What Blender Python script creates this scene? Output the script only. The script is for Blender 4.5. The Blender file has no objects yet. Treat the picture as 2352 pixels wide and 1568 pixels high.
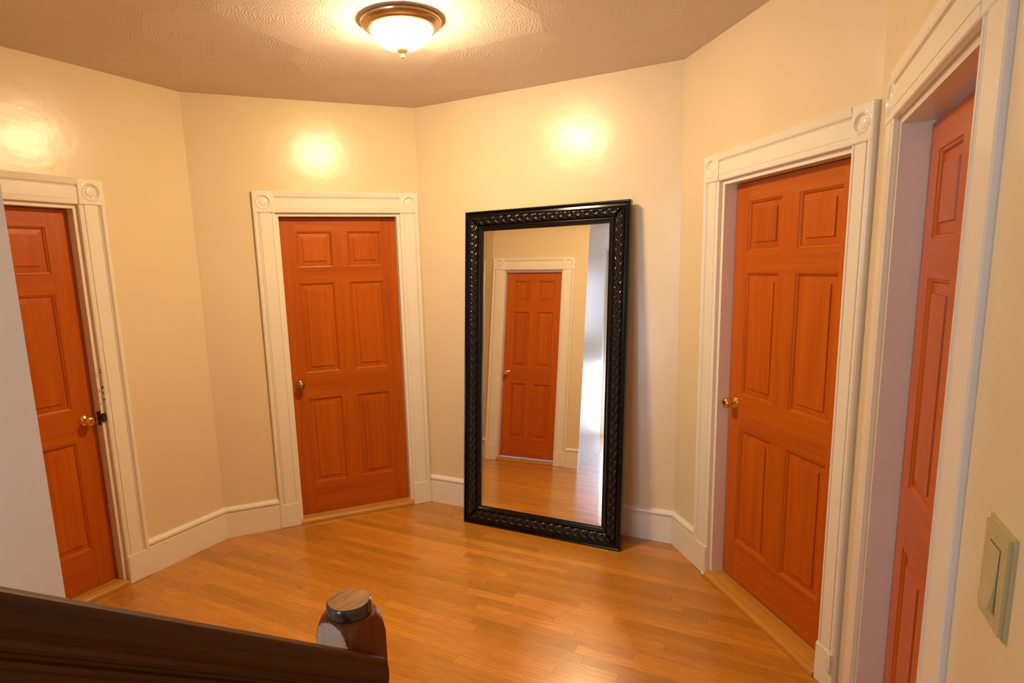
import bpy, bmesh, math, random
from mathutils import Vector, Matrix

# ------------------------------------------------------------------ camera
sc = bpy.context.scene
CAM_Z, F_PX, PITCH, ROLL = 1.6694, 1379.6, -0.1676, -0.0323
cam_data = bpy.data.cameras.new('camera')
cam = bpy.data.objects.new('camera', cam_data)
sc.collection.objects.link(cam)
cp, sp, cr, sr = math.cos(PITCH), math.sin(PITCH), math.cos(ROLL), math.sin(ROLL)
fw = Vector((0, cp, sp)); rt = Vector((1, 0, 0)); up = rt.cross(fw)
rt2 = rt * cr + up * sr; up2 = rt * -sr + up * cr
m3 = Matrix((rt2, up2, -fw)).transposed()
cam.matrix_world = Matrix.Translation((0, 0, CAM_Z)) @ m3.to_4x4()
cam_data.sensor_fit = 'HORIZONTAL'
cam_data.sensor_width = 36.0
cam_data.lens = 36.0 * F_PX / 2352.0
cam_data.shift_x = 82.5 / 2352.0
cam_data.shift_y = 64.5 / 2352.0
cam_data.clip_start = 0.02
cam_data.dof.use_dof = False
sc.camera = cam

# ------------------------------------------------------------------ world and exposure
EXPOSURE = 0.35
LAMP_STRENGTH = 178.0
LAMP_COLOR = (1.0, 0.76, 0.415)
DAY_POWER = 20.0
DAY2_POWER = 24.0
DAY_COLOR = (0.66, 0.79, 1.0)
w = bpy.data.worlds.new('daylight'); sc.world = w; w.use_nodes = True
bg = w.node_tree.nodes['Background']
bg.inputs[0].default_value = (0.60, 0.74, 1.0, 1); bg.inputs[1].default_value = 1.0
sc.view_settings.view_transform = 'Standard'
sc.view_settings.look = 'None'
sc.view_settings.gamma = 1.0
sc.view_settings.use_curve_mapping = False
sc.view_settings.exposure = EXPOSURE
sc.cycles.max_bounces = 7
sc.cycles.diffuse_bounces = 4
sc.cycles.glossy_bounces = 4
sc.cycles.use_adaptive_sampling = True
sc.cycles.adaptive_threshold = 0.05
sc.cycles.sample_clamp_indirect = 0.0
sc.cycles.blur_glossy = 0.45

# ------------------------------------------------------------------ plan of the hall
H = 2.7181
C1 = Vector((-1.6498, 3.6708)); C2 = Vector((-0.3516, 4.1888))
C3 = Vector((1.1533, 3.3915)); C4 = Vector((1.3562, 2.0802))
K = Vector((-1.2656, 1.6876))
wd = Vector((math.cos(2.5183), math.sin(2.5183)))      # from K to C0
a0 = 4.1914
d0 = Vector((math.cos(a0), math.sin(a0)))
# C0: where the left door wall meets the wall of the reflected door
def isect(p, r, q, s):
    c = r.x * s.y - r.y * s.x
    t = ((q.x - p.x) * s.y - (q.y - p.y) * s.x) / c
    return p + r * t
C0 = C1 + d0 * 1.545
PB = K + wd * 1.035                                     # where the mirror-side wall bends
US = Vector((-wd.y, wd.x)); US = US if US.y < 0 else -US  # stair direction, going up
N2 = -wd                                               # from the stair wall to the corridor
PE = K + US * 2.95
d4 = Vector((math.cos(-2.0238), math.sin(-2.0238)))
C5 = isect(PE, N2, C4, d4)

sc_col = sc.collection

def frame(A, B):
    """matrix: local x along A->B, local y into the wall, z up"""
    D = (B - A).normalized()
    return Matrix(((D.x, -D.y, 0, A.x), (D.y, D.x, 0, A.y), (0, 0, 1, 0), (0, 0, 0, 1)))

# ------------------------------------------------------------------ materials
def new_mat(name):
    m = bpy.data.materials.new(name); m.use_nodes = True
    nt = m.node_tree
    b = nt.nodes['Principled BSDF']
    return m, nt, b

def N(nt, t, **kw):
    n = nt.nodes.new(t)
    for k, v in kw.items():
        if k.startswith('i_'):
            key = k[2:]
            key = int(key) if key.isdigit() else key.replace('_', ' ')
            n.inputs[key].default_value = v
        else:
            setattr(n, k, v)
    return n

def ramp(nt, stops):
    r = nt.nodes.new('ShaderNodeValToRGB')
    el = r.color_ramp.elements
    while len(el) < len(stops):
        el.new(0.5)
    for e, (p, c) in zip(el, stops):
        e.position = p
        e.color = (*c, 1) if len(c) == 3 else c
    return r

def simple(name, col, rough, metal=0.0, spec=0.5, coat=0.0, bump=0.0, bscale=200.0, bdetail=2.0, vary=0.0):
    m, nt, b = new_mat(name)
    b.inputs['Base Color'].default_value = (*col, 1)
    b.inputs['Roughness'].default_value = rough
    b.inputs['Metallic'].default_value = metal
    b.inputs['Specular IOR Level'].default_value = spec
    b.inputs['Coat Weight'].default_value = coat
    tc = N(nt, 'ShaderNodeTexCoord')
    if bump:
        n = N(nt, 'ShaderNodeTexNoise', i_Scale=bscale, i_Detail=bdetail)
        nt.links.new(tc.outputs['Object'], n.inputs['Vector'])
        bp = N(nt, 'ShaderNodeBump', i_Strength=bump, i_Distance=0.002)
        nt.links.new(n.outputs['Fac'], bp.inputs['Height'])
        nt.links.new(bp.outputs['Normal'], b.inputs['Normal'])
    if vary:
        n2 = N(nt, 'ShaderNodeTexNoise', i_Scale=3.0, i_Detail=3.0)
        nt.links.new(tc.outputs['Object'], n2.inputs['Vector'])
        c2 = tuple(x * (1 - vary) for x in col)
        r = ramp(nt, [(0.3, c2), (0.7, col)])
        nt.links.new(n2.outputs['Fac'], r.inputs['Fac'])
        nt.links.new(r.outputs['Color'], b.inputs['Base Color'])
    return m

def wall_mat(name='cream_wall_paint', col=(0.77, 0.63, 0.41), big=0.16, rough=0.26, spec=0.5):
    m, nt, b = new_mat(name)
    tc = N(nt, 'ShaderNodeTexCoord')
    n1 = N(nt, 'ShaderNodeTexNoise', i_Scale=2.2, i_Detail=4.0)
    nt.links.new(tc.outputs['Object'], n1.inputs['Vector'])
    r = ramp(nt, [(0.3, tuple(c * 0.96 for c in col)), (0.7, col)])
    nt.links.new(n1.outputs['Fac'], r.inputs['Fac'])
    nt.links.new(r.outputs['Color'], b.inputs['Base Color'])
    b.inputs['Roughness'].default_value = rough
    b.inputs['Specular IOR Level'].default_value = spec
    n2 = N(nt, 'ShaderNodeTexNoise', i_Scale=120.0, i_Detail=2.0)
    nt.links.new(tc.outputs['Object'], n2.inputs['Vector'])
    n3 = N(nt, 'ShaderNodeTexNoise', i_Scale=5.0, i_Detail=3.0)
    nt.links.new(tc.outputs['Object'], n3.inputs['Vector'])
    b1 = N(nt, 'ShaderNodeBump', i_Strength=0.10, i_Distance=0.002)
    nt.links.new(n2.outputs['Fac'], b1.inputs['Height'])
    b2 = N(nt, 'ShaderNodeBump', i_Strength=big, i_Distance=0.02)
    nt.links.new(n3.outputs['Fac'], b2.inputs['Height'])
    nt.links.new(b1.outputs['Normal'], b2.inputs['Normal'])
    nt.links.new(b2.outputs['Normal'], b.inputs['Normal'])
    return m

def ceiling_mat():
    m, nt, b = new_mat('swirled_ceiling_plaster')
    tc = N(nt, 'ShaderNodeTexCoord')
    b.inputs['Base Color'].default_value = (0.71, 0.60, 0.52, 1)
    b.inputs['Roughness'].default_value = 0.55
    b.inputs['Specular IOR Level'].default_value = 0.4
    # warp the coordinates a little, then rings around scattered centres
    nw = N(nt, 'ShaderNodeTexNoise', i_Scale=3.0, i_Detail=1.0)
    nt.links.new(tc.outputs['Object'], nw.inputs['Vector'])
    sub = N(nt, 'ShaderNodeVectorMath', operation='SUBTRACT'); sub.inputs[1].default_value = (0.5, 0.5, 0.5)
    nt.links.new(nw.outputs['Color'], sub.inputs[0])
    sca = N(nt, 'ShaderNodeVectorMath', operation='SCALE'); sca.inputs['Scale'].default_value = 0.035
    nt.links.new(sub.outputs[0], sca.inputs[0])
    add = N(nt, 'ShaderNodeVectorMath', operation='ADD')
    nt.links.new(tc.outputs['Object'], add.inputs[0]); nt.links.new(sca.outputs[0], add.inputs[1])
    hs = None
    vor = N(nt, 'ShaderNodeTexVoronoi', voronoi_dimensions='2D', i_Scale=2.3, i_Randomness=0.85)
    nt.links.new(add.outputs[0], vor.inputs['Vector'])
    mul = N(nt, 'ShaderNodeMath', operation='MULTIPLY'); mul.inputs[1].default_value = 205.0
    nt.links.new(vor.outputs['Distance'], mul.inputs[0])
    nb = N(nt, 'ShaderNodeTexNoise', i_Scale=14.0, i_Detail=2.0)
    nt.links.new(tc.outputs['Object'], nb.inputs['Vector'])
    mb = N(nt, 'ShaderNodeMath', operation='MULTIPLY_ADD'); mb.inputs[1].default_value = 32.0
    nt.links.new(nb.outputs['Fac'], mb.inputs[0]); nt.links.new(mul.outputs[0], mb.inputs[2])
    sn = N(nt, 'ShaderNodeMath', operation='SINE'); nt.links.new(mb.outputs[0], sn.inputs[0])
    # rings fade with a slow noise
    nf = N(nt, 'ShaderNodeTexNoise', i_Scale=3.3, i_Detail=2.0)
    nt.links.new(tc.outputs['Object'], nf.inputs['Vector'])
    rf = ramp(nt, [(0.34, (0.1, 0.1, 0.1)), (0.58, (1, 1, 1))])
    nt.links.new(nf.outputs['Fac'], rf.inputs['Fac'])
    ms = N(nt, 'ShaderNodeMath', operation='MULTIPLY'); nt.links.new(sn.outputs[0], ms.inputs[0]); nt.links.new(rf.outputs[0], ms.inputs[1])
    b1 = N(nt, 'ShaderNodeBump', i_Strength=0.30, i_Distance=0.0016)
    nt.links.new(ms.outputs[0], b1.inputs['Height'])
    ng = N(nt, 'ShaderNodeTexNoise', i_Scale=95.0, i_Detail=5.0, i_Roughness=0.65)
    nt.links.new(tc.outputs['Object'], ng.inputs['Vector'])
    b2 = N(nt, 'ShaderNodeBump', i_Strength=0.80, i_Distance=0.0035)
    nt.links.new(ng.outputs['Fac'], b2.inputs['Height']); nt.links.new(b1.outputs[0], b2.inputs['Normal'])
    # overlapping trowel fans: every fan stands a little proud of the next
    vd = N(nt, 'ShaderNodeMath', operation='POWER'); vd.inputs[1].default_value = 2.0
    nt.links.new(vor.outputs['Distance'], vd.inputs[0])
    b3 = N(nt, 'ShaderNodeBump', i_Strength=0.5, i_Distance=0.035)
    nt.links.new(vd.outputs[0], b3.inputs['Height']); nt.links.new(b2.outputs[0], b3.inputs['Normal'])
    nt.links.new(b3.outputs['Normal'], b.inputs['Normal'])
    return m

def wood_mat(name, dark, light, axis='Z', rough=0.28, gscale=34.0, coat=0.25, stretch=26.0, bump=0.06, objvary=0.10, spec=0.4, slope=0.0):
    m, nt, b = new_mat(name)
    tc = N(nt, 'ShaderNodeTexCoord')
    oi = N(nt, 'ShaderNodeObjectInfo')
    off = N(nt, 'ShaderNodeVectorMath', operation='SCALE'); off.inputs['Scale'].default_value = 37.0
    cx = N(nt, 'ShaderNodeCombineXYZ')
    for k in 'XYZ': nt.links.new(oi.outputs['Random'], cx.inputs[k])
    nt.links.new(cx.outputs[0], off.inputs[0])
    add = N(nt, 'ShaderNodeVectorMath', operation='ADD')
    nt.links.new(tc.outputs['Object'], add.inputs[0]); nt.links.new(off.outputs[0], add.inputs[1])
    mp = N(nt, 'ShaderNodeMapping')
    s = {'X': (1 / stretch, 1, 1), 'Y': (1, 1 / stretch, 1), 'Z': (1, 1, 1 / stretch)}[axis]
    mp.inputs['Scale'].default_value = s
    if slope:
        rp = N(nt, 'ShaderNodeMapping'); rp.inputs['Rotation'].default_value = (0, slope, 0)
        nt.links.new(add.outputs[0], rp.inputs['Vector']); nt.links.new(rp.outputs[0], mp.inputs['Vector'])
    else:
        nt.links.new(add.outputs[0], mp.inputs['Vector'])
    n1 = N(nt, 'ShaderNodeTexNoise', i_Scale=gscale, i_Detail=6.0, i_Roughness=0.6, i_Distortion=0.6)
    nt.links.new(mp.outputs[0], n1.inputs['Vector'])
    n2 = N(nt, 'ShaderNodeTexNoise', i_Scale=gscale * 0.16, i_Detail=2.0)
    nt.links.new(mp.outputs[0], n2.inputs['Vector'])
    n3 = N(nt, 'ShaderNodeTexNoise', i_Scale=gscale * 6, i_Detail=2.0)
    nt.links.new(mp.outputs[0], n3.inputs['Vector'])
    a = N(nt, 'ShaderNodeMath', operation='MULTIPLY'); a.inputs[1].default_value = 0.5
    nt.links.new(n1.outputs['Fac'], a.inputs[0])
    a2 = N(nt, 'ShaderNodeMath', operation='MULTIPLY_ADD'); a2.inputs[1].default_value = 0.32
    nt.links.new(n2.outputs['Fac'], a2.inputs[0]); nt.links.new(a.outputs[0], a2.inputs[2])
    a3 = N(nt, 'ShaderNodeMath', operation='MULTIPLY_ADD'); a3.inputs[1].default_value = 0.18
    nt.links.new(n3.outputs['Fac'], a3.inputs[0]); nt.links.new(a2.outputs[0], a3.inputs[2])
    r = ramp(nt, [(0.36, dark), (0.62, light)])
    nt.links.new(a3.outputs[0], r.inputs['Fac'])
    hv = N(nt, 'ShaderNodeHueSaturation')
    mr = N(nt, 'ShaderNodeMapRange', i_3=1 - objvary, i_4=1 + objvary)
    nt.links.new(oi.outputs['Random'], mr.inputs['Value'])
    nt.links.new(mr.outputs[0], hv.inputs['Value'])
    nt.links.new(r.outputs[0], hv.inputs['Color'])
    nt.links.new(hv.outputs[0], b.inputs['Base Color'])
    b.inputs['Roughness'].default_value = rough
    b.inputs['Specular IOR Level'].default_value = spec
    b.inputs['Coat Weight'].default_value = coat
    b.inputs['Coat Roughness'].default_value = 0.12
    bp = N(nt, 'ShaderNodeBump', i_Strength=bump, i_Distance=0.001)
    nt.links.new(a3.outputs[0], bp.inputs['Height'])
    nt.links.new(bp.outputs[0], b.inputs['Normal'])
    return m

def floor_mat():
    m, nt, b = new_mat('oak_strip_floor')
    tc = N(nt, 'ShaderNodeTexCoord')
    rot = N(nt, 'ShaderNodeMapping'); rot.vector_type = 'POINT'
    rot.inputs['Rotation'].default_value = (0, 0, math.radians(28.3))
    nt.links.new(tc.outputs['Object'], rot.inputs['Vector'])
    BW = 0.057
    sep = N(nt, 'ShaderNodeSeparateXYZ'); nt.links.new(rot.outputs[0], sep.inputs[0])
    # row index and its own random offset
    ry = N(nt, 'ShaderNodeMath', operation='DIVIDE'); ry.inputs[1].default_value = BW
    nt.links.new(sep.outputs['Y'], ry.inputs[0])
    row = N(nt, 'ShaderNodeMath', operation='FLOOR'); nt.links.new(ry.outputs[0], row.inputs[0])
    fy = N(nt, 'ShaderNodeMath', operation='FRACT'); nt.links.new(ry.outputs[0], fy.inputs[0])
    wn = N(nt, 'ShaderNodeTexWhiteNoise', noise_dimensions='1D'); nt.links.new(row.outputs[0], wn.inputs['W'])
    L = 0.74
    rx = N(nt, 'ShaderNodeMath', operation='DIVIDE'); rx.inputs[1].default_value = L
    nt.links.new(sep.outputs['X'], rx.inputs[0])
    ox = N(nt, 'ShaderNodeMath', operation='MULTIPLY_ADD'); ox.inputs[1].default_value = 7.31
    nt.links.new(wn.outputs['Value'], ox.inputs[0]); nt.links.new(rx.outputs[0], ox.inputs[2])
    # uneven board lengths
    w1 = N(nt, 'ShaderNodeMath', operation='SINE')
    w0 = N(nt, 'ShaderNodeMath', operation='MULTIPLY'); w0.inputs[1].default_value = 2.1
    nt.links.new(ox.outputs[0], w0.inputs[0]); nt.links.new(w0.outputs[0], w1.inputs[0])
    ox2 = N(nt, 'ShaderNodeMath', operation='MULTIPLY_ADD'); ox2.inputs[1].default_value = 0.30
    nt.links.new(w1.outputs[0], ox2.inputs[0]); nt.links.new(ox.outputs[0], ox2.inputs[2])
    col = N(nt, 'ShaderNodeMath', operation='FLOOR'); nt.links.new(ox2.outputs[0], col.inputs[0])
    fx = N(nt, 'ShaderNodeMath', operation='FRACT'); nt.links.new(ox2.outputs[0], fx.inputs[0])
    idv = N(nt, 'ShaderNodeCombineXYZ'); nt.links.new(col.outputs[0], idv.inputs[0]); nt.links.new(row.outputs[0], idv.inputs[1])
    wid = N(nt, 'ShaderNodeTexWhiteNoise', noise_dimensions='2D'); nt.links.new(idv.outputs[0], wid.inputs['Vector'])
    # grain, shifted per board
    so = N(nt, 'ShaderNodeVectorMath', operation='SCALE'); so.inputs['Scale'].default_value = 23.0
    nt.links.new(wid.outputs['Color'], so.inputs[0])
    ga = N(nt, 'ShaderNodeVectorMath', operation='ADD'); nt.links.new(rot.outputs[0], ga.inputs[0]); nt.links.new(so.outputs[0], ga.inputs[1])
    gm = N(nt, 'ShaderNodeMapping'); gm.inputs['Scale'].default_value = (0.10, 1, 1)
    nt.links.new(ga.outputs[0], gm.inputs['Vector'])
    g1 = N(nt, 'ShaderNodeTexNoise', i_Scale=26.0, i_Detail=5.0, i_Distortion=1.2)
    nt.links.new(gm.outputs[0], g1.inputs['Vector'])
    gm2 = N(nt, 'ShaderNodeMapping'); gm2.inputs['Scale'].default_value = (0.03, 1, 1)
    nt.links.new(ga.outputs[0], gm2.inputs['Vector'])
    g2 = N(nt, 'ShaderNodeTexNoise', i_Scale=260.0, i_Detail=3.0)
    nt.links.new(gm2.outputs[0], g2.inputs['Vector'])
    # cathedral lines
    sep2 = N(nt, 'ShaderNodeMath', operation='MULTIPLY'); sep2.inputs[1].default_value = 42.0
    nt.links.new(g1.outputs['Fac'], sep2.inputs[0])
    cs = N(nt, 'ShaderNodeMath', operation='SINE'); nt.links.new(sep2.outputs[0], cs.inputs[0])
    mixg = N(nt, 'ShaderNodeMath', operation='MULTIPLY_ADD'); mixg.inputs[1].default_value = 0.11
    nt.links.new(cs.outputs[0], mixg.inputs[0]); nt.links.new(g2.outputs['Fac'], mixg.inputs[2])
    rg = ramp(nt, [(0.22, (0.44, 0.160, 0.016)), (0.50, (0.56, 0.227, 0.024)), (0.75, (0.61, 0.258, 0.030))])
    nt.links.new(mixg.outputs[0], rg.inputs['Fac'])
    hv = N(nt, 'ShaderNodeHueSaturation')
    mr = N(nt, 'ShaderNodeMapRange', i_3=0.75, i_4=1.08)
    nt.links.new(wid.outputs['Value'], mr.inputs['Value']); nt.links.new(mr.outputs[0], hv.inputs['Value'])
    nt.links.new(rg.outputs[0], hv.inputs['Color'])
    # seams
    def edge(fr, wdt):
        s1 = N(nt, 'ShaderNodeMath', operation='LESS_THAN'); s1.inputs[1].default_value = wdt
        nt.links.new(fr.outputs[0], s1.inputs[0]); return s1
    e1 = edge(fy, 0.022); e2 = edge(fx, 0.0028)
    em = N(nt, 'ShaderNodeMath', operation='MAXIMUM'); nt.links.new(e1.outputs[0], em.inputs[0]); nt.links.new(e2.outputs[0], em.inputs[1])
    es = N(nt, 'ShaderNodeMath', operation='MULTIPLY'); es.inputs[1].default_value = 0.58
    nt.links.new(em.outputs[0], es.inputs[0])
    mx = N(nt, 'ShaderNodeMix', data_type='RGBA'); mx.inputs['B'].default_value = (0.15, 0.05, 0.012, 1)
    nt.links.new(es.outputs[0], mx.inputs['Factor']); nt.links.new(hv.outputs[0], mx.inputs['A'])
    nt.links.new(mx.outputs['Result'], b.inputs['Base Color'])
    b.inputs['Roughness'].default_value = 0.30
    b.inputs['Coat Weight'].default_value = 0.42
    b.inputs['Coat Roughness'].default_value = 0.13
    nn = N(nt, 'ShaderNodeTexNoise', i_Scale=6.0, i_Detail=3.0)
    nt.links.new(tc.outputs['Object'], nn.inputs['Vector'])
    bb = N(nt, 'ShaderNodeBump', i_Strength=0.10, i_Distance=0.01)
    nt.links.new(nn.outputs['Fac'], bb.inputs['Height'])
    bp = N(nt, 'ShaderNodeBump', i_Strength=0.25, i_Distance=0.0006, invert=True)
    nt.links.new(em.outputs[0], bp.inputs['Height']); nt.links.new(bb.outputs[0], bp.inputs['Normal'])
    nt.links.new(bp.outputs[0], b.inputs['Normal'])
    nt.links.new(bb.outputs[0], b.inputs['Coat Normal'])
    return m

M_WALL = wall_mat()
M_STAIRWALL = wall_mat('stairwell_wall_paint', (0.82, 0.77, 0.69), big=0.03, rough=0.38, spec=0.3)
M_CEIL = ceiling_mat()
M_TRIM = simple('white_gloss_trim_paint', (0.84, 0.77, 0.65), 0.25, bump=0.22, bscale=60.0, bdetail=4.0, vary=0.04)
M_TRIM_LUMPY = simple('lumpy_white_gloss_paint', (0.84, 0.77, 0.65), 0.16, bump=0.9, bscale=55.0, bdetail=4.0)
M_DOOR_V = wood_mat('stained_pine_upright', (0.40, 0.070, 0.002), (0.54, 0.117, 0.003), 'Z', rough=0.36, coat=0.06, spec=0.30, objvary=0.06)
M_DOOR_H = wood_mat('stained_pine_crosswise', (0.40, 0.070, 0.002), (0.54, 0.117, 0.003), 'X', rough=0.36, coat=0.06, spec=0.30, objvary=0.06)
M_FLOOR = floor_mat()
M_SILL = wood_mat('oak_threshold', (0.36, 0.14, 0.018), (0.56, 0.25, 0.035), 'X', rough=0.38, coat=0.1)
M_RAIL = wood_mat('dark_varnished_handrail', (0.028, 0.008, 0.001), (0.12, 0.036, 0.004), 'X', rough=0.42, gscale=20, coat=0.05, spec=0.28, slope=math.radians(36.5))
M_NEWEL = wood_mat('reddish_varnished_newel', (0.075, 0.014, 0.002), (0.21, 0.045, 0.006), 'Z', rough=0.36, gscale=22, coat=0.08, spec=0.3)
M_NEWEL_DAYLIT = wood_mat('daylit_pale_newel_face', (0.32, 0.22, 0.17), (0.55, 0.42, 0.34), 'Z', rough=0.4, gscale=60, coat=0.1, bump=0.2)  # paler newel wood, daylight sheen put into the colour
M_CAPSIDE = simple('dark_varnished_cap_side', (0.035, 0.015, 0.008), 0.22, coat=0.4)
M_NEWEL_CAP = wood_mat('worn_newel_cap', (0.12, 0.035, 0.004), (0.78, 0.29, 0.025), 'X', spec=0.3, rough=0.5, gscale=26, stretch=7, coat=0.3, bump=0.4)
M_BLACK = simple('black_lacquer', (0.004, 0.0035, 0.003), 0.15, spec=0.36, bump=0.08, bscale=40)
M_BLACK_EDGE = simple('black_lacquer_edge', (0.012, 0.007, 0.004), 0.25, spec=0.5)
M_GLASS = simple('mirror_silver', (0.90, 0.90, 0.89), 0.0, metal=1.0)
M_BRASS = simple('polished_brass', (0.80, 0.52, 0.16), 0.16, metal=1.0)
M_ANTIQUE = simple('antique_brass', (0.36, 0.25, 0.12), 0.24, metal=1.0)
M_NICKEL = simple('brushed_brass_pan', (0.62, 0.46, 0.26), 0.27, metal=1.0)
M_FINIAL = simple('warm_metal_finial', (0.60, 0.46, 0.27), 0.3, metal=0.7)
M_DARKMETAL = simple('dark_worn_metal', (0.05, 0.028, 0.014), 0.5, metal=0.4, bump=0.5, bscale=90)
M_DARKGAP = simple('painted_gap_shade', (0.05, 0.02, 0.01), 0.7)
M_IVORY = simple('ivory_plastic', (0.52, 0.43, 0.20), 0.35)
M_WHITESTEP = simple('white_painted_step', (0.80, 0.80, 0.80), 0.2)
M_PAINTCHIP = simple('peeling_paint', (0.80, 0.72, 0.58), 0.4, bump=0.8, bscale=30)

def emis_mat():
    m, nt, b = new_mat('lit_frosted_glass')
    b.inputs['Base Color'].default_value = (0.9, 0.88, 0.82, 1)
    b.inputs['Emission Color'].default_value = (*LAMP_COLOR, 1)
    b.inputs['Emission Strength'].default_value = LAMP_STRENGTH
    return m
M_LAMP = emis_mat()

# ------------------------------------------------------------------ mesh helpers
def obj(name, bm, mats, parent=None, mw=None, smooth=None):
    me = bpy.data.meshes.new(name)
    bmesh.ops.recalc_face_normals(bm, faces=bm.faces[:])
    bm.to_mesh(me); bm.free()
    if not isinstance(mats, (list, tuple)): mats = [mats]
    for m in mats: me.materials.append(m)
    if smooth is not None:
        for p in me.polygons: p.use_smooth = True
        if smooth < 180:
            me.set_sharp_from_angle(angle=math.radians(smooth))
    o = bpy.data.objects.new(name, me); sc_col.objects.link(o)
    if parent is not None: o.parent = parent
    if mw is not None: o.matrix_world = mw if parent is None else mw
    if parent is not None and mw is not None:
        o.matrix_parent_inverse = Matrix.Identity(4); o.matrix_basis = mw
    return o

def tag(o, label, cat, kind=None, group=None):
    o['label'] = label; o['category'] = cat
    if kind: o['kind'] = kind
    if group: o['group'] = group
    return o

def empty(name, mw):
    o = bpy.data.objects.new(name, None); sc_col.objects.link(o)
    o.matrix_world = mw; o.empty_display_size = 0.1
    return o

def box(bm, x0, x1, y0, y1, z0, z1, mi=0):
    vs = [bm.verts.new((x, y, z)) for x in (x0, x1) for y in (y0, y1) for z in (z0, z1)]
    fs = []
    for q in ((0, 1, 3, 2), (4, 6, 7, 5), (0, 4, 5, 1), (2, 3, 7, 6), (0, 2, 6, 4), (1, 5, 7, 3)):
        f = bm.faces.new([vs[i] for i in q]); f.material_index = mi; fs.append(f)
    return fs

def extrude_profile(bm, prof, path0, path1, to3, close=True, mi=0):
    """prof: list of 2D points; to3(t, a, b) -> 3D"""
    A = [bm.verts.new(to3(path0(a, b) if callable(path0) else path0, a, b)) for a, b in prof]
    B = [bm.verts.new(to3(path1(a, b) if callable(path1) else path1, a, b)) for a, b in prof]
    n = len(prof)
    for i in range(n if close else n - 1):
        f = bm.faces.new((A[i], A[(i + 1) % n], B[(i + 1) % n], B[i])); f.material_index = mi
    if close:
        f = bm.faces.new(A[::-1]); f.material_index = mi
        f = bm.faces.new(B); f.material_index = mi

def lathe(bm, prof, seg=48, axis='z', centre=(0, 0, 0), mi=0):
    rings = []
    cx, cy, cz = centre
    for r, h in prof:
        ring = []
        if r < 1e-6:
            p = (0, 0, h)
            v = Vector(p) if axis == 'z' else Vector((0, -h, 0))
            ring = [bm.verts.new(v + Vector(centre))]
        else:
            for k in range(seg):
                a = 2 * math.pi * k / seg
                if axis == 'z': v = Vector((r * math.cos(a), r * math.sin(a), h))
                else: v = Vector((r * math.cos(a), -h, r * math.sin(a)))
                ring.append(bm.verts.new(v + Vector(centre)))
        rings.append(ring)
    for a, b in zip(rings, rings[1:]):
        if len(a) == 1 and len(b) == 1: continue
        for k in range(seg):
            k2 = (k + 1) % seg
            if len(a) == 1: f = bm.faces.new((a[0], b[k], b[k2]))
            elif len(b) == 1: f = bm.faces.new((a[k], b[0], a[k2]))
            else: f = bm.faces.new((a[k], b[k], b[k2], a[k2]))
            f.material_index = mi

# ------------------------------------------------------------------ floor, ceiling
def poly_prism(bm, pts, z0, z1):
    A = [bm.verts.new((p.x, p.y, z0)) for p in pts]; B = [bm.verts.new((p.x, p.y, z1)) for p in pts]
    n = len(pts)
    bm.faces.new(A[::-1]); bm.faces.new(B)
    for i in range(n): bm.faces.new((A[i], A[(i + 1) % n], B[(i + 1) % n], B[i]))

ring = [K, PB, C0, C1, C2, C3, C4, C5, PE]
def grow(pts, d):
    out = []
    n = len(pts)
    for i in range(n):
        a, b, c = pts[i - 1], pts[i], pts[(i + 1) % n]
        e1 = (b - a).normalized(); e2 = (c - b).normalized()
        n1 = Vector((-e1.y, e1.x)); n2 = Vector((-e2.y, e2.x))
        k = (n1 + n2); k = k / max(0.3, k.dot(n1))
        out.append(b + k * d)
    return out
# the ring runs clockwise seen from above, so its left-hand normals point outwards
ringo = grow(ring, 0.10)
bm = bmesh.new(); poly_prism(bm, ringo, -0.12, 0.0)
tag(obj('floor', bm, M_FLOOR), 'glossy honey oak strip floor running through the whole hall', 'floor', 'structure')
bm = bmesh.new(); poly_prism(bm, ringo, H, H + 0.1)
tag(obj('ceiling', bm, M_CEIL), 'beige plaster ceiling with swirled trowel fans', 'ceiling', 'structure')

# ------------------------------------------------------------------ walls
HC, HCT, HBB, HPL, CW = 2.045, 2.172, 0.2022, 0.162, 0.127
def wall(name, A, B, holes, label, mat=M_WALL, th=0.12, xs=0.0, xe=0.0):
    L = (B - A).length - xe; bm = bmesh.new()
    x = xs
    for (a, b_, z0, z1) in sorted(holes):
        if a > x: box(bm, x, a, 0, th, 0, H)
        box(bm, a, b_, 0, th, z1, H)
        if z0 > 0.001: box(bm, a, b_, 0, th, 0, z0)
        x = b_
    box(bm, x, L, 0, th, 0, H)
    return tag(obj(name, bm, mat, mw=frame(A, B)), label, 'wall', 'structure')

L0 = (C1 - C0).length
# openings: (left edge of the visible opening, right edge) along each wall
DOORS = {}
A_IL = L0 - 0.6449; A_IR0 = A_IL - 0.795
OP_A = (A_IR0, A_IL)
OP_B = (0.4644, 1.2598)
OP_C = (0.3969, 1.2290)
OP_D = (0.3500, 1.140)
OP_E = (0.2551, 0.8893)
def hole(op): return (op[0] - 0.0, op[1] + 0.0, 0.0, HC + 0.0)
wall('wall_left', C0, C1, [hole(OP_A)], 'cream wall around the leftmost door with a cracked glossy highlight')
wall('wall_back_left', C1, C2, [hole(OP_B)], 'cream wall around the far door left of the mirror')
wall('wall_back', C2, C3, [], 'cream wall the black framed mirror leans on')
wall('wall_right', C3, C4, [hole(OP_C)], 'cream wall around the door right of the mirror')
wall('wall_front_right', C4, C5, [hole(OP_D)], 'cream wall with the nearest door and the light switch')
wall('wall_corner', PB, C0, [], 'narrow cream wall between the leftmost door and the door seen in the mirror')
wall('wall_mirror_side', K, PB, [hole(OP_E)], 'cream wall with the door seen in the mirror', xs=0.0008)
wall('wall_stair', PE, K, [], 'pale grey wall at the left edge beside the stairs', M_STAIRWALL, xe=0.0008)
LB = (PE - C5).length
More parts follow.
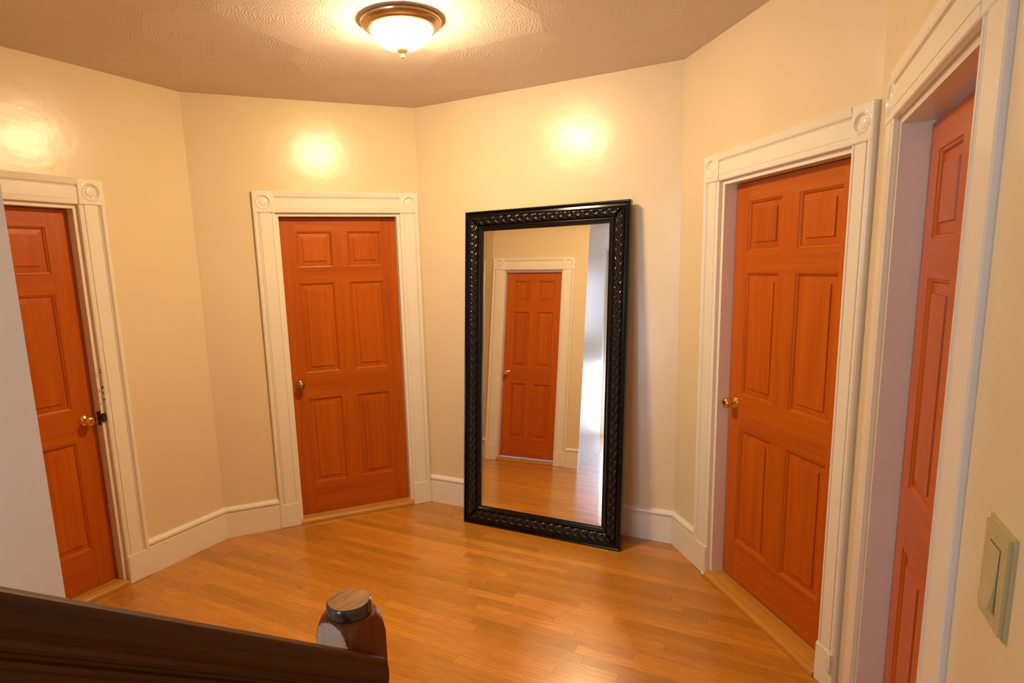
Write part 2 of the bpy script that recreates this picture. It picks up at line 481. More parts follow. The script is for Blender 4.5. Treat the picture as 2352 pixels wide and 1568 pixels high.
WIN = (LB - 0.62, LB - 0.04, 0.03, 1.14)
WIN2 = (LB - 1.62, LB - 0.72, 1.50, 2.50)
wall('wall_rear', C5, PE, [WIN, WIN2], 'pale wall behind the viewer with the stair window', M_STAIRWALL)

# ------------------------------------------------------------------ baseboards
BASE_PROF = [(0, 0), (-0.019, 0), (-0.019, 0.160), (-0.012, 0.1625), (-0.012, 0.1665), (-0.021, 0.173), (-0.023, 0.180), (-0.020, 0.190), (-0.009, 0.1975), (-0.006, HBB), (0, HBB)]
def baseboard(name, A, B, runs, label):
    bm = bmesh.new()
    for x0, x1, m0, m1 in runs:      # m0, m1: mitre slopes at the corners
        extrude_profile(bm, BASE_PROF, lambda a, b: x0 - m0 * a, lambda a, b: x1 + m1 * a, lambda t, a, b: (t, a, b))
    return tag(obj(name, bm, M_TRIM, mw=frame(A, B)), label, 'baseboard', 'structure')
def mit(P, Q, R):
    e1 = (Q - P).normalized(); e2 = (R - Q).normalized()
    ang = math.atan2(e1.x * e2.y - e1.y * e2.x, e1.dot(e2))
    return math.tan(-ang / 2)
m1 = mit(C0, C1, C2); m2 = mit(C1, C2, C3); m3_ = mit(C2, C3, C4)
L1, L2, L3 = (C2 - C1).length, (C3 - C2).length, (C4 - C3).length
baseboard('baseboard_left', C0, C1, [(OP_A[1] + CW, L0, 0, m1)], 'white baseboard between the leftmost door and the corner')
baseboard('baseboard_back_left', C1, C2, [(0, OP_B[0] - CW, m1, 0)], 'white baseboard from the corner to the far door')
baseboard('baseboard_back', C2, C3, [(0.0, L2, m2, m3_)], 'white baseboard along the wall behind the mirror')
baseboard('baseboard_right', C3, C4, [(0, OP_C[0] - CW, m3_, 0)], 'short white baseboard just left of the right door')
L5 = (PB - K).length; L4 = (C5 - C4).length
baseboard('baseboard_corner', PB, C0, [(0.02, (C0 - PB).length - 0.03, 0, 0)], 'white baseboard in the corner beside the leftmost door')
baseboard('baseboard_mirror_side', K, PB, [(0.0, OP_E[0] - CW, 0, 0)], 'white baseboard seen in the mirror beside its door')
baseboard('baseboard_front_right', C4, C5, [(OP_D[1] + CW, L4, 0, 0)], 'white baseboard below the light switch')

# ------------------------------------------------------------------ door casings
CAS = [(0, 0), (0, -0.013), (0.003, -0.016), (0.016, -0.018), (0.019, -0.014), (0.023, -0.013), (0.026, -0.019), (0.089, -0.019),
       (0.091, -0.013), (0.0945, -0.013), (0.096, -0.018), (0.099, -0.018), (0.101, -0.013), (0.104, -0.020), (0.108, -0.025), (0.120, -0.026), (0.127, -0.021), (0.127, 0)]
HEAD = [(0, 0), (0, -0.013), (0.003, -0.016), (0.024, -0.017), (0.0255, -0.0155), (0.027, -0.0175), (0.083, -0.018),
        (0.0845, -0.014), (0.0865, -0.014), (0.088, -0.0175), (0.0895, -0.014), (0.0915, -0.0145), (0.094, -0.020), (0.100, -0.023), (0.121, -0.027), (0.127, -0.022), (0.127, 0)]

CAS2 = [(0, 0), (0, -0.010), (0.002, -0.012), (0.016, -0.013), (0.019, -0.008), (0.022, -0.008), (0.024, -0.0125), (0.029, -0.0125), (0.031, -0.008), (0.034, -0.008),
        (0.037, -0.013), (0.123, -0.012), (0.127, -0.009), (0.127, 0)]

def rosette_bm(w, h, rad=0.041, n=40, t=0.025):
    bm = bmesh.new()
    def hh(x, y):
        r = math.hypot(x, y)
        z = t
        if r < rad + 0.004:
            e = abs(r - rad)
            z += 0.0035 * max(0, 1 - (e / 0.004) ** 2)
        if r < rad - 0.003:
            q = (rad - 0.003 - r) / (rad * 0.30)
            z -= 0.0105 * min(1.0, q) ** 0.7 if q < 1 else 0.0105
            if r < rad * 0.66:
                z += 0.0085 * (1 - (r / (rad * 0.66)) ** 4) ** 0.5
        d = min(w / 2 - abs(x), h / 2 - abs(y))
        if d < 0.004: z -= (0.004 - d) * 0.8
        return -z
    g = [[bm.verts.new(((i / n - .5) * w, hh((i / n - .5) * w, (j / n - .5) * h), (j / n - .5) * h)) for j in range(n + 1)] for i in range(n + 1)]
    for i in range(n):
        for j in range(n): bm.faces.new((g[i][j], g[i + 1][j], g[i + 1][j + 1], g[i][j + 1]))
    back = {}
    def bk(v):
        if v not in back: back[v] = bm.verts.new((v.co.x, 0, v.co.z))
        return back[v]
    edge = [g[i][0] for i in range(n + 1)] + [g[n][j] for j in range(1, n + 1)] + [g[i][n] for i in range(n - 1, -1, -1)] + [g[0][j] for j in range(n - 1, 0, -1)]
    for a, b in zip(edge, edge[1:] + edge[:1]): bm.faces.new((a, b, bk(b), bk(a)))
    return bm

def trim_set(name, A, B, op, label, cwl=CW, cwr=CW, lumpy=None, depth=0.115, jw=0.020, cas=CAS, pth=0.025, rt=0.025):
    """door surround: head, two side casings, two rosettes, plinths, jamb"""
    il, ir = op
    root = empty(name, frame(A, B)); tag(root, label, 'door trim', 'structure')
    I = Matrix.Identity(4)
    sl, sr = cwl / CW, cwr / CW
    bm = bmesh.new(); extrude_profile(bm, cas, HPL, HC, lambda t, a, b: (il - a * sl, b, t)); obj('side_casing', bm, M_TRIM, root, I)
    bm = bmesh.new(); extrude_profile(bm, cas, HPL, HC, lambda t, a, b: (ir + a * sr, b, t)); obj('side_casing', bm, M_TRIM, root, I)
    bm = bmesh.new(); extrude_profile(bm, HEAD, il, ir, lambda t, a, b: (t, b, HC + a)); obj('head_casing', bm, M_TRIM, root, I)
    for k, (x, cw) in enumerate(((il - cwl / 2, cwl), (ir + cwr / 2, cwr))):
        if cw < 0.02: continue
        mt = M_TRIM_LUMPY if lumpy == k else M_TRIM
        obj('rosette_block', rosette_bm(cw, HCT - HC, rad=0.041 * min(1, cw / CW * 1.05), t=rt), mt, root, Matrix.Translation((x, 0, (HC + HCT) / 2)), smooth=50)
    for x0, x1 in ((il - cwl, il - 0.0), (ir + 0.0, ir + cwr)):
        bm = bmesh.new(); box(bm, x0 - 0.001, x1 + 0.001, -pth, 0, 0.0, HPL)
        bmesh.ops.bevel(bm, geom=[e for e in bm.edges if all(v.co.y < -0.01 for v in e.verts)], offset=0.004, segments=2, affect='EDGES')
        obj('plinth_block', bm, M_TRIM, root, I)
    # jamb lining, set back a little from the casing edge
    J = jw
    bm = bmesh.new()
    box(bm, il, il + J, 0.005, depth, 0, HC); box(bm, ir - J, ir, 0.005, depth, 0, HC); box(bm, il + J, ir - J, 0.005, depth, HC - J, HC)
    obj('jamb', bm, M_TRIM, root, I)
    return root

trim_set('trim_1', C0, C1, OP_A, 'white door surround at far left with paint worn off near the latch', cwl=min(CW, OP_A[0] - 0.003))
trim_set('trim_2', C1, C2, OP_B, 'white door surround with round corner blocks, left of the mirror')
trim_set('trim_3', C3, C4, OP_C, 'white door surround right of the mirror with a lumpy glossy corner block', cwr=L3 - OP_C[1] - 0.001, lumpy=1)
trim_set('trim_4', C4, C5, OP_D, 'nearest white door surround beside the light switch', cas=CAS2, pth=0.017, rt=0.016)
trim_set('trim_5', K, PB, OP_E, 'white door surround seen reflected in the mirror', jw=0.010)

# ------------------------------------------------------------------ six-panel doors
def door(name, A, B, op, label, knob_side, recess=0.062, knob_mat=M_BRASS, knob_z=0.95, gaps=(0.003, 0.003, 0.004), stop=True, depth=0.115, knob='round', sill_out=0.0, sill_gap=0.003, key=False, jw=0.020):
    il, ir = op
    J = jw
    root = empty(name, frame(A, B)); tag(root, label, 'door', 'structure')
    x0, x1 = il + J + gaps[0], ir - J - gaps[1]
    z0, z1 = 0.032 + sill_gap, HC - J - gaps[2]
    W = x1 - x0; k = W / 0.755
    T = 0.035; Y = recess
    leaf = obj('door_leaf', bmesh.new(), [M_DOOR_V, M_DOOR_H], root, Matrix.Translation((x0, Y, 0)))
    bm = bmesh.new()
    st = (0.108 if name == 'door_1' else 0.098) * min(1, k * 1.05)
    mul = 0.103 * k
    pw = (W - 2 * st - mul) / 2
    cols = [(st, st + pw), (W - st - pw, W - st)]
    rows = [(0.248, 0.837), (1.013, 1.605), (1.706, 1.934)]
    def fbox(*a, mi=0): box(bm, *a, mi=mi)
    fbox(0, st, 0, T, z0, z1); fbox(W - st, W, 0, T, z0, z1)
    zs = [z0] + [v for r in rows for v in r] + [z1]
    for i in range(0, len(zs), 2): fbox(st, W - st, 0, T, zs[i], zs[i + 1], mi=1)
    for r in rows: fbox(cols[0][1], cols[1][0], 0, T, r[0], r[1], mi=0)
    # moulded sticking round every panel opening
    def ringface(bm, r0, d0, r1, d1, mi=0):
        (a0_, b0_, c0_, e0_), (a1_, b1_, c1_, e1_) = r0, r1
        P = [(a0_, c0_), (b0_, c0_), (b0_, e0_), (a0_, e0_)]; Q = [(a1_, c1_), (b1_, c1_), (b1_, e1_), (a1_, e1_)]
        pv = [bm.verts.new((x, d0, z)) for x, z in P]; qv = [bm.verts.new((x, d1, z)) for x, z in Q]
        for i in range(4):
            f = bm.faces.new((pv[i], pv[(i + 1) % 4], qv[(i + 1) % 4], qv[i])); f.material_index = 1 if i % 2 == 0 else 0
    def ins(c, r, d): return (c[0] + d, c[1] - d, r[0] + d, r[1] - d)
    for c in cols:
        for r in rows:
            steps = [(0, 0.0), (0.0015, 0.003), (0.005, 0.0045), (0.008, 0.0055), (0.0105, 0.009), (0.0125, 0.013)]
            for (d_, y_), (d2, y2) in zip(steps, steps[1:]): ringface(bm, ins(c, r, d_), y_, ins(c, r, d2), y2)
    me = leaf.data
    bmesh.ops.recalc_face_normals(bm, faces=bm.faces[:])
    bm.to_mesh(me); bm.free()
    for c in cols:
        for r in rows:
            bm = bmesh.new()
            cx, cz = (c[0] + c[1]) / 2, (r[0] + r[1]) / 2
            steps = [(0.0105, 0.0135), (0.0125, 0.0118), (0.0390, 0.0098), (0.0410, 0.0040)]
            vs = []
            for d_, y_ in steps:
                a_, b_, c_, e_ = ins(c, r, d_)
                vs.append([bm.verts.new((x - cx, y_, z - cz)) for x, z in ((a_, c_), (b_, c_), (b_, e_), (a_, e_))])
            for p, q in zip(vs, vs[1:]):
                for i in range(4): bm.faces.new((p[i], p[(i + 1) % 4], q[(i + 1) % 4], q[i]))
            bm.faces.new(vs[-1])
            a_, b_, c_, e_ = ins(c, r, 0.0105)
            bkv = [bm.verts.new((x - cx, 0.028, z - cz)) for x, z in ((a_, c_), (b_, c_), (b_, e_), (a_, e_))]
            for i in range(4): bm.faces.new((vs[0][i], vs[0][(i + 1) % 4], bkv[(i + 1) % 4], bkv[i]))
            bm.faces.new(bkv)
            obj('raised_panel', bm, M_DOOR_V, leaf, Matrix.Translation((cx, 0, cz)))
    # knob
    kx = x0 + 0.052 if knob_side == 'l' else x1 - 0.052
    prof = [(0, 0.0), (0.0305, 0.0), (0.0305, 0.003), (0.027, 0.008), (0.016, 0.011), (0.0125, 0.014), (0.0115, 0.024), (0.014, 0.030), (0.022, 0.036), (0.0265, 0.045), (0.0265, 0.052), (0.023, 0.059), (0.014, 0.063), (0.0125, 0.0605), (0, 0.0605)]
    bm = bmesh.new(); lathe(bm, prof, 40, 'y')
    kn = obj('door_knob', bm, knob_mat, root, Matrix.Translation((kx, Y, knob_z)), smooth=40)
    bm = bmesh.new()
    if key:
        lathe(bm, [(0.006, 0.0600), (0.006, 0.0625), (0, 0.0625)], 20, 'y'); obj('lock_cylinder', bm, M_BRASS, kn, Matrix.Identity(4), smooth=40)
    else:
        box(bm, -0.004, 0.004, -0.0635, -0.060, -0.0012, 0.0012); obj('turn_button', bm, M_BRASS, kn, Matrix.Identity(4))
    if stop:
        bm = bmesh.new()
        ys, ye = Y + T, min(depth, Y + T + 0.018)
        box(bm, il + J, il + J + 0.014, ys, ye, 0.03, HC - J); box(bm, ir - J - 0.014, ir - J, ys, ye, 0.03, HC - J)
        box(bm, il + J, ir - J, ys, ye, HC - J - 0.014, HC - J)
        obj('door_stop', bm, M_TRIM, root, Matrix.Identity(4))
    # oak threshold with a rounded nose
    bm = bmesh.new()
    yo = -0.02 - sill_out
    prof = [(depth, 0.001), (depth, 0.032), (0.012, 0.032), (yo + 0.012, 0.026), (yo + 0.003, 0.018), (yo, 0.010), (yo, 0.001)]
    extrude_profile(bm, prof, il + 0.001, ir - 0.001, lambda t, a, b: (t, a, b))
    obj('threshold', bm, M_SILL, root, Matrix.Identity(4))
    return root

dA = door('door_1', C0, C1, OP_A, 'leftmost orange-brown six-panel door, partly hidden by the pale stair wall', 'r', knob_z=0.945)
dB = door('door_2', C1, C2, OP_B, 'orange-brown six-panel door left of the mirror with a dull brass knob', 'l', knob_mat=M_ANTIQUE, knob_z=0.94, key=True)
dC = door('door_3', C3, C4, OP_C, 'orange-brown six-panel door right of the mirror with bright brass knob', 'l', recess=0.068, knob_z=0.965, sill_out=0.012, sill_gap=0.007, stop=True)
dD = door('door_4', C4, C5, OP_D, 'nearest orange-brown door at the right edge, deep in its jamb', 'r', recess=0.076, gaps=(0.003, 0.003, 0.010), stop=False)
dE = door('door_5', K, PB, OP_E, 'orange-brown six-panel door seen reflected in the mirror', 'r', gaps=(0.003, 0.007, 0.006), stop=False, sill_gap=0.010, jw=0.010)

# worn latch plate and chipped paint on the jamb of the leftmost door
root = bpy.data.objects['trim_1']
bm = bmesh.new()
pts = [(-0.030, -0.050), (-0.022, -0.030), (-0.030, -0.012), (-0.026, 0.012), (-0.031, 0.030), (-0.020, 0.048), (-0.006, 0.046), (0.003, 0.060), (0.005, 0.028), (0.011, 0.016), (0.011, -0.012), (0.004, -0.024), (0.002, -0.046), (-0.012, -0.054)]
random.seed(3)
A_ = [bm.verts.new((OP_A[1] + (x + 0.012) * 0.0 - 0.0201, 0.026 - x * 1.1 - 0.012, 0.950 + z * 0.75)) for x, z in pts]
B_ = [bm.verts.new((OP_A[1] - 0.0222, 0.026 - x * 1.1 - 0.012, 0.950 + z * 0.75)) for x, z in pts]
bm.faces.new(A_); bm.faces.new(B_[::-1])
for i in range(len(pts)): bm.faces.new((A_[i], A_[(i + 1) % len(pts)], B_[(i + 1) % len(pts)], B_[i]))
obj('latch_strike', bm, M_DARKMETAL, root, Matrix.Identity(4))
bm = bmesh.new()
box(bm, OP_A[1] - 0.021, OP_A[1] - 0.001, -0.006, 0.008, 0.930, 0.975)
bmesh.ops.bevel(bm, geom=bm.edges[:], offset=0.003, segments=2, affect='EDGES')
obj('broken_casing_edge', bm, M_DARKMETAL, root, Matrix.Identity(4))
bm = bmesh.new()
for z, s in ((1.195, 0.006), (1.115, 0.008), (1.085, 0.005), (1.21, 0.004), (1.05, 0.007)):
    v = [bm.verts.new((OP_A[1] - 0.0065 + math.cos(a) * s * 0.6, -0.0175 + math.sin(a) * 0.0, z + math.sin(a) * s)) for a in [i * 1.047 for i in range(6)]]
    v2 = [bm.verts.new(p.co + Vector((0, -0.0012, 0))) for p in v]
    bm.faces.new(v); bm.faces.new(v2[::-1])
    for i in range(6): bm.faces.new((v[i], v[(i + 1) % 6], v2[(i + 1) % 6], v2[i]))
obj('paint_chips', bm, M_DARKMETAL, root, Matrix.Identity(4))

# lifted putty on the plinths of the right-hand door surround
root = bpy.data.objects['trim_3']
bm = bmesh.new()
box(bm, OP_C[1] + 0.072, OP_C[1] + 0.090, -0.034, -0.0245, 0.085, 0.160)
bmesh.ops.subdivide_edges(bm, edges=bm.edges[:], cuts=4, use_grid_fill=True)
random.seed(5)
for v in bm.verts: v.co += Vector((random.uniform(-1, 1), random.uniform(-1, 1) * 0.8, random.uniform(-1, 1))) * 0.0022
obj('putty_chip', bm, M_PAINTCHIP, root, Matrix.Identity(4), smooth=60)
bm = bmesh.new(); bmesh.ops.create_icosphere(bm, subdivisions=3, radius=0.013)
for v in bm.verts: v.co = Vector((v.co.x, v.co.y * 0.8, v.co.z * 0.75)) * random.uniform(0.9, 1.08)
obj('putty_lump', bm, M_PAINTCHIP, root, Matrix.Translation((OP_C[0] - 0.006, -0.028, 0.0105)), smooth=60)

# ------------------------------------------------------------------ leaning mirror
phi = math.atan2(C3.y - C2.y, C3.x - C2.x) - 0.0065
TILT, MW_, MH_ = 0.0828, 1.0506, 2.0215
ex = Vector((math.cos(phi), math.sin(phi), 0)); nb = Vector((-ex.y, ex.x, 0))
ez = Vector((0, 0, math.cos(TILT))) + nb * math.sin(TILT); ny = ez.cross(ex)      # ny points into the wall
mm = Matrix(((ex.x, ny.x, ez.x, -0.1174), (ex.y, ny.y, ez.y, 3.7878), (ex.z, ny.z, ez.z, 0.0045), (0, 0, 0, 1)))
mir = empty('standing_mirror', mm)
tag(mir, 'tall mirror in a black braided frame leaning against the cream wall', 'mirror')
# local frame: x right, y away from the viewer (0 = front face), z up
FW = 0.122; BACK = 0.046
FR = [(0.000, BACK), (0.000, 0.004), (0.002, 0.001), (0.006, 0.000), (0.010, 0.001), (0.012, 0.005), (0.014, 0.012), (0.018, 0.014), (0.030, 0.012)]
FR2 = [(0.089, 0.015), (0.093, 0.012), (0.097, 0.011), (0.099, 0.015), (0.103, 0.0165), (0.107, 0.0165), (0.110, 0.0205), (0.116, 0.0215), (0.118, 0.0245), (0.122, 0.0255), (0.122, BACK)]
def mitred(prof, smooth):
    bm = bmesh.new()
    rings_ = []
    for d_, y_ in prof:
        rings_.append([bm.verts.new((x, y_, z)) for x, z in ((d_, d_), (MW_ - d_, d_), (MW_ - d_, MH_ - d_), (d_, MH_ - d_))])
    for p, q in zip(rings_, rings_[1:]):
        for i in range(4): bm.faces.new((p[i], p[(i + 1) % 4], q[(i + 1) % 4], q[i]))
    return bm
bm = mitred(FR, 30)
obj('frame_rim', bm, M_BLACK, mir, Matrix.Identity(4))
bm = mitred(FR2, 30)
obj('inner_moulding', bm, M_BLACK, mir, Matrix.Identity(4))
# braided band: two rows of leaf-shaped lumps lying across each other
def braid_h(s, v):
    """s along the side, v in 0..1 across; returns height towards the viewer"""
    bar = math.sqrt(max(0.0, 1 - (2 * v - 1) ** 2)) * 0.012
    P = 0.0545
    x = 2 * v - 1
    if x > 0: t = s / P - x * 0.62
    else: t = s / P + 0.5 + x * 0.62
    fr = t - math.floor(t)
    lump = (1 - abs(2 * fr - 1) ** 2.4)
    sh = (fr ** 0.7) if x > 0 else ((1 - fr) ** 0.7)
    wgt = 1 - abs(abs(x) - 0.40) / 0.62
    return bar * 0.75 + 0.0085 * max(0, lump) ** 0.6 * max(0, wgt) ** 0.5 + 0.002 * sh * max(0, wgt)
def braid(side):
    bm = bmesh.new()
    w0, w1 = 0.030, 0.089
    L = MW_ if side in 'tb' else MH_
    nv = 16; ns = int((L) / 0.0034)
    g = []
    for i in range(ns + 1):
        row = []
        for j in range(nv + 1):
            v = j / nv; d_ = w0 + (w1 - w0) * v
            s = d_ + (L - 2 * d_) * i / ns
            base = 0.012 + 0.003 * v
            mitre = min(1.0, (min(s, L - s) - d_) / 0.012)
            y_ = base - braid_h(s, v) * (0.35 + 0.65 * max(0, mitre))
            if j in (0, nv): y_ = base
            if side == 't': p = (s, y_, MH_ - d_)
            elif side == 'b': p = (s, y_, d_)
            elif side == 'l': p = (d_, y_, s)
            else: p = (MW_ - d_, y_, s)
            row.append(bm.verts.new(p))
        g.append(row)
    for i in range(ns):
        for j in range(nv): bm.faces.new((g[i][j], g[i + 1][j], g[i + 1][j + 1], g[i][j + 1]))
    return bm
for sd in 'tblr':
    obj('braided_band', braid(sd), M_BLACK, mir, Matrix.Identity(4), smooth=50)
# backing board
bm = bmesh.new(); box(bm, 0.004, MW_ - 0.004, BACK - 0.004, BACK, 0.004, MH_ - 0.004)
obj('backing_board', bm, M_BLACK_EDGE, mir, Matrix.Identity(4))
# glass with a ground bevel
bm = bmesh.new()
bv = 0.024
gx0, gx1, gz0, gz1 = FW - 0.001, MW_ - FW + 0.001, FW - 0.001, MH_ - FW + 0.001
o4 = [bm.verts.new((x, 0.0275, z)) for x, z in ((gx0, gz0), (gx1, gz0), (gx1, gz1), (gx0, gz1))]
i4 = [bm.verts.new((x, 0.0270, z)) for x, z in ((gx0 + bv, gz0 + bv), (gx1 - bv, gz0 + bv), (gx1 - bv, gz1 - bv), (gx0 + bv, gz1 - bv))]
for i in range(4): bm.faces.new((o4[i], o4[(i + 1) % 4], i4[(i + 1) % 4], i4[i]))
bm.faces.new(i4)
obj('mirror_glass', bm, M_GLASS, mir, Matrix.Identity(4))

# ------------------------------------------------------------------ ceiling lamp
LX, LY = -0.272, 2.775
lamp = empty('ceiling_lamp', Matrix.Translation((LX, LY, H)))
tag(lamp, 'lit flush ceiling lamp with frosted bowl, metal rim and small finial', 'ceiling lamp')
bm = bmesh.new()
lathe(bm, [(0.0, -0.001), (0.160, -0.001), (0.170, -0.004), (0.174, -0.010), (0.172, -0.016), (0.166, -0.019), (0.1685, -0.020), (0.163, -0.026), (0.150, -0.033), (0.146, -0.035), (0.146, -0.039), (0.141, -0.041), (0.134, -0.041), (0.133, -0.034), (0.0, -0.030)], 96)
obj('lamp_pan', bm, M_NICKEL, lamp, Matrix.Identity(4), smooth=35)
bm = bmesh.new()
R_, D_ = 0.132, 0.079
prof = [(R_ * math.cos(a), -0.037 - D_ * math.sin(a)) for a in [i * math.pi / 2 / 18 for i in range(18)]] + [(0.0, -0.037 - D_)]
lathe(bm, prof, 72)
obj('glass_bowl', bm, M_LAMP, lamp, Matrix.Identity(4), smooth=180)
bm = bmesh.new()
z_ = -0.037 - D_
lathe(bm, [(0, z_ + 0.001), (0.024, z_ + 0.001), (0.027, z_ - 0.002), (0.022, z_ - 0.008), (0.009, z_ - 0.013), (0.0055, z_ - 0.016), (0.0055, z_ - 0.021), (0.0085, z_ - 0.025), (0.0085, z_ - 0.030), (0.0055, z_ - 0.034), (0.0, z_ - 0.0355)], 32)
obj('finial', bm, M_FINIAL, lamp, Matrix.Identity(4), smooth=60)

# ------------------------------------------------------------------ light switch
f4 = frame(C4, C5)
SWX0, SWX1, SWZ = 1.4060, 1.5040, 1.2235
sw = empty('light_switch', f4 @ Matrix.Translation(((SWX0 + SWX1) / 2, 0, SWZ)))
tag(sw, 'ivory rocker light switch on the cream wall beside the nearest door', 'light switch')
hw, hh_ = (SWX1 - SWX0) / 2, 0.074
bm = bmesh.new(); box(bm, -hw, hw, -0.009, 0, -hh_, hh_)
bmesh.ops.bevel(bm, geom=[e for e in bm.edges if all(v.co.y < -0.005 for v in e.verts)], offset=0.005, segments=4, affect='EDGES')
obj('cover_plate', bm, M_IVORY, sw, Matrix.Identity(4), smooth=40)
bm = bmesh.new()
for x0, x1, z0, z1 in ((-0.020, 0.020, -0.044, 0.044),):
    prof = [(-0.044, -0.0092), (-0.044, -0.0175), (-0.006, -0.0112), (0.044, -0.0098), (0.044, -0.0085), (-0.044, -0.0085)]
    extrude_profile(bm, [(b, a) for a, b in prof[:5]] + [(-0.0085, -0.044)], x0, x1, lambda t, a, b: (t, a, b))
obj('rocker', bm, M_IVORY, sw, Matrix.Identity(4))
bm = bmesh.new()
for x0, x1, z0, z1 in ((-0.0215, -0.0203, -0.045, 0.045), (0.0203, 0.0215, -0.045, 0.045), (-0.0215, 0.0215, 0.0443, 0.0452), (-0.0215, 0.0215, -0.0452, -0.0443)):
    box(bm, x0, x1, -0.0094, -0.0088, z0, z1)
obj('rocker_gap', bm, M_DARKGAP, sw, Matrix.Identity(4))  # thin dark strips on the plate, the gap's shade put into colour
for z in (-0.060, 0.060):
    bm = bmesh.new(); lathe(bm, [(0.0032, 0.0088), (0.0030, 0.0100), (0, 0.0104)], 16, 'y')
    obj('screw', bm, M_IVORY, sw, Matrix.Translation((0, 0, z)), smooth=60)

# ------------------------------------------------------------------ staircase, newel, handrail
# stair frame: local x up the flight, local y towards the corridor
sf = Matrix(((US.x, N2.x, 0, K.x), (US.y, N2.y, 0, K.y), (0, 0, 1, 0), (0, 0, 0, 1)))
RISE, RUN, NST, SW_, SW0 = 0.19, 0.257, 7, 1.205, 0.64
stair = empty('staircase', sf)
tag(stair, 'white painted stairs rising beside the pale wall, behind the handrail', 'staircase')
for k in range(NST - 1):
    bm = bmesh.new(); box(bm, RUN * k + 0.002, RUN * (k + 1) + 0.002, SW0, SW_, RISE * k + (0.0 if k else 0.001), RISE * (k + 1) - 0.025)
    obj('riser', bm, M_WHITESTEP, stair, Matrix.Identity(4))
    bm = bmesh.new(); box(bm, RUN * k - 0.022, RUN * (k + 1) + 0.002, SW0, SW_, RISE * (k + 1) - 0.0249, RISE * (k + 1))
    bmesh.ops.bevel(bm, geom=[e for e in bm.edges if all(v.co.x < RUN * k for v in e.verts) and abs(e.verts[0].co.y - e.verts[1].co.y) > 0.5], offset=0.009, segments=3, affect='EDGES')
    obj('tread', bm, M_WHITESTEP, stair, Matrix.Identity(4))
zl = RISE * NST
bm = bmesh.new(); box(bm, RUN * (NST - 1) + 0.002, 2.948, SW0, SW_, 0.001, zl)
obj('landing', bm, M_WHITESTEP, stair, Matrix.Identity(4))
NEW = Vector((-0.2355, 0.9695))
nl = sf.inverted() @ Vector((NEW.x, NEW.y, 0))        # newel in stair coordinates
sl_ = math.tan(math.radians(36.5))
bm = bmesh.new()
prof = [(0.045, 0.002), (0.045, RISE + 0.02), (RUN * (NST - 1), RISE * NST + 0.06), (2.9, RISE * NST + 0.06), (2.9, RISE * NST - 0.24), (RUN * (NST - 1) + 0.2, RISE * NST - 0.24), (0.30, 0.002)]
extrude_profile(bm, prof, SW_ + 0.001, SW_ + 0.03, lambda t, a, b: (a, t, b))
obj('stringer', bm, M_WHITESTEP, stair, Matrix.Identity(4))

HN = 0.0435
newel = empty('newel_post', sf @ Matrix.Translation((nl.x, nl.y, 0)))
tag(newel, 'reddish brown wooden newel post with worn round cap at the stair foot', 'newel post')
ztop = 1.1060
# post: square with its top corners carved away to a round shoulder under the cap
bm = bmesh.new()
seg = 160
def sq(a, h, r):
    # superellipse from square to circle, r in 0..1 roundness
    c, s = math.cos(a), math.sin(a)
    k = h / max(abs(c), abs(s))
    return k * (1 - r) + h * r * 1.0
rings_ = []
levels = [(0.001, HN, 0), (ztop - 0.125, HN, 0)]
import itertools
cap_r = 0.0385
NL = 56
def shoulder(a, z):
    # min of the square section and a cone/dome of revolution
    t = (z - (ztop - 0.100)) / (0.100 - 0.022)
    t = min(1, max(0, t))
    R = 0.039 + (0.0625 - 0.039) * math.sqrt(1 - t * t)
    c, s = math.cos(a), math.sin(a)
    k = HN / max(abs(c), abs(s))
    return min(k, R)
zz = [0.001, 0.4, ztop - 0.125] + [ztop - 0.125 + (0.103) * i / NL for i in range(1, NL + 1)]
for z in zz:
    rings_.append([bm.verts.new((shoulder(2 * math.pi * (k + .5) / seg + 0, z) * math.cos(2 * math.pi * (k + .5) / seg), shoulder(2 * math.pi * (k + .5) / seg, z) * math.sin(2 * math.pi * (k + .5) / seg), z)) for k in range(seg)])
for p, q in zip(rings_, rings_[1:]):
    for k in range(seg): bm.faces.new((p[k], p[(k + 1) % seg], q[(k + 1) % seg], q[k]))
bm.faces.new(rings_[0][::-1]); bm.faces.new(rings_[-1])
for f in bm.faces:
    if all(v.co.x > HN - 0.0004 for v in f.verts): f.material_index = 1  # face towards the stair window gets the pale wood in place of reflected daylight
obj('post', bm, [M_NEWEL, M_NEWEL_DAYLIT], newel, Matrix.Identity(4), smooth=9)
bm = bmesh.new()
lathe(bm, [(0, ztop - 0.021), (cap_r + 0.0005, ztop - 0.021), (cap_r + 0.0012, ztop - 0.012), (cap_r, ztop - 0.003), (cap_r - 0.0025, ztop), (0, ztop + 0.0005)], 64)
for f in bm.faces:
    if f.calc_center_median().z < ztop - 0.001: f.material_index = 1
obj('cap', bm, [M_NEWEL_CAP, M_CAPSIDE], newel, Matrix.Identity(4), smooth=40)

rail = empty('handrail', sf @ Matrix.Translation((nl.x, nl.y, 0)))
tag(rail, 'dark brown grooved wooden handrail crossing the lower left corner', 'handrail')
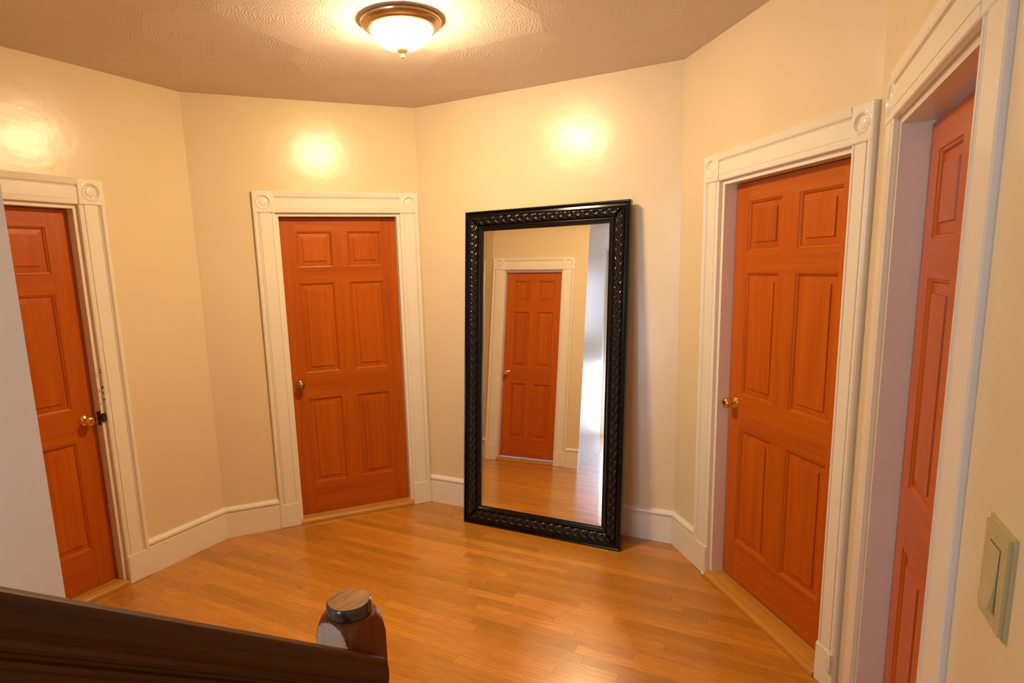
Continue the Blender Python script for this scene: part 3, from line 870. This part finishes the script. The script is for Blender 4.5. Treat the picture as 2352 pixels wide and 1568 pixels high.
# profile: a across (0 = newel face, grows to the corridor), b height relative to the crest
RP = [(0.001, -0.030), (0.001, -0.003), (0.004, 0.0005), (0.016, 0.0012), (0.0215, -0.001), (0.0255, -0.007), (0.0275, -0.016), (0.0275, -0.028), (0.0265, -0.036),
      (0.0235, -0.041), (0.0225, -0.046), (0.0255, -0.049), (0.027, -0.054), (0.0255, -0.059), (0.021, -0.062), (0.020, -0.067), (0.0235, -0.070), (0.0245, -0.075), (0.022, -0.079), (0.018, -0.082), (0.017, -0.092), (0.020, -0.096), (0.020, -0.112), (0.016, -0.118), (0.001, -0.118)]
x_end = -0.017
z_at0 = 1.0210 - 0.002
def railpt(t, a, b): return (t, HN + a, z_at0 + sl_ * t + b * 1.08)
bm = bmesh.new()
extrude_profile(bm, RP, x_end, 2.35, railpt)
# shear-free local grain: place the rail mesh along its own slope
ro = obj('grip', bm, M_RAIL, rail, Matrix.Identity(4), smooth=32)
for k in range(NST * 2 - 1):
    t = 0.10 + k * RUN / 2
    if t > 1.75: break
    zt = RISE * (int((t + nl.x) / RUN) + 1) + 0.062
    bm = bmesh.new()
    zb, ztp = zt + 0.0, z_at0 + sl_ * t - 0.120
    lathe(bm, [(0, zb), (0.012, zb), (0.012, zb + 0.10), (0.011, zb + 0.13), (0.016, zb + 0.22), (0.010, zb + 0.42), (0.012, ztp - 0.12), (0.009, ztp), (0, ztp)], 16)
    obj('baluster', bm, M_WHITESTEP, rail, Matrix.Translation((t, HN + 0.013, 0)), smooth=40)

# ------------------------------------------------------------------ stair window
fr = frame(C5, PE)
nn_ = Vector((fr[0][1], fr[1][1], 0))
def window(name, W_, label, power):
    win = empty(name, fr); tag(win, label, 'window', 'structure')
    x0, x1, z0, z1 = W_
    bm = bmesh.new()
    for a in ((x0, x0 + 0.03, z0, z1), (x1 - 0.03, x1, z0, z1), (x0 + 0.03, x1 - 0.03, z0, z0 + 0.03), (x0 + 0.03, x1 - 0.03, z1 - 0.03, z1)):
        box(bm, a[0], a[1], 0.02, 0.07, a[2], a[3])
    obj('window_frame', bm, M_TRIM, win, Matrix.Identity(4))
    ad = bpy.data.lights.new('sky_light', 'AREA'); ad.shape = 'RECTANGLE'; ad.size = x1 - x0; ad.size_y = z1 - z0
    ad.energy = power; ad.color = DAY_COLOR
    al = bpy.data.objects.new('sky_light', ad); sc_col.objects.link(al)
    pos = fr @ Vector(((x0 + x1) / 2, 0.14, (z0 + z1) / 2))
    al.matrix_world = Matrix.Translation(pos) @ (nn_.to_track_quat('Z', 'Y').to_matrix().to_4x4())
window('window_1', WIN, 'low bright window seen in the mirror right of the reflected door', DAY_POWER)
window('window_2', WIN2, 'stair window behind the viewer above the landing', DAY2_POWER)
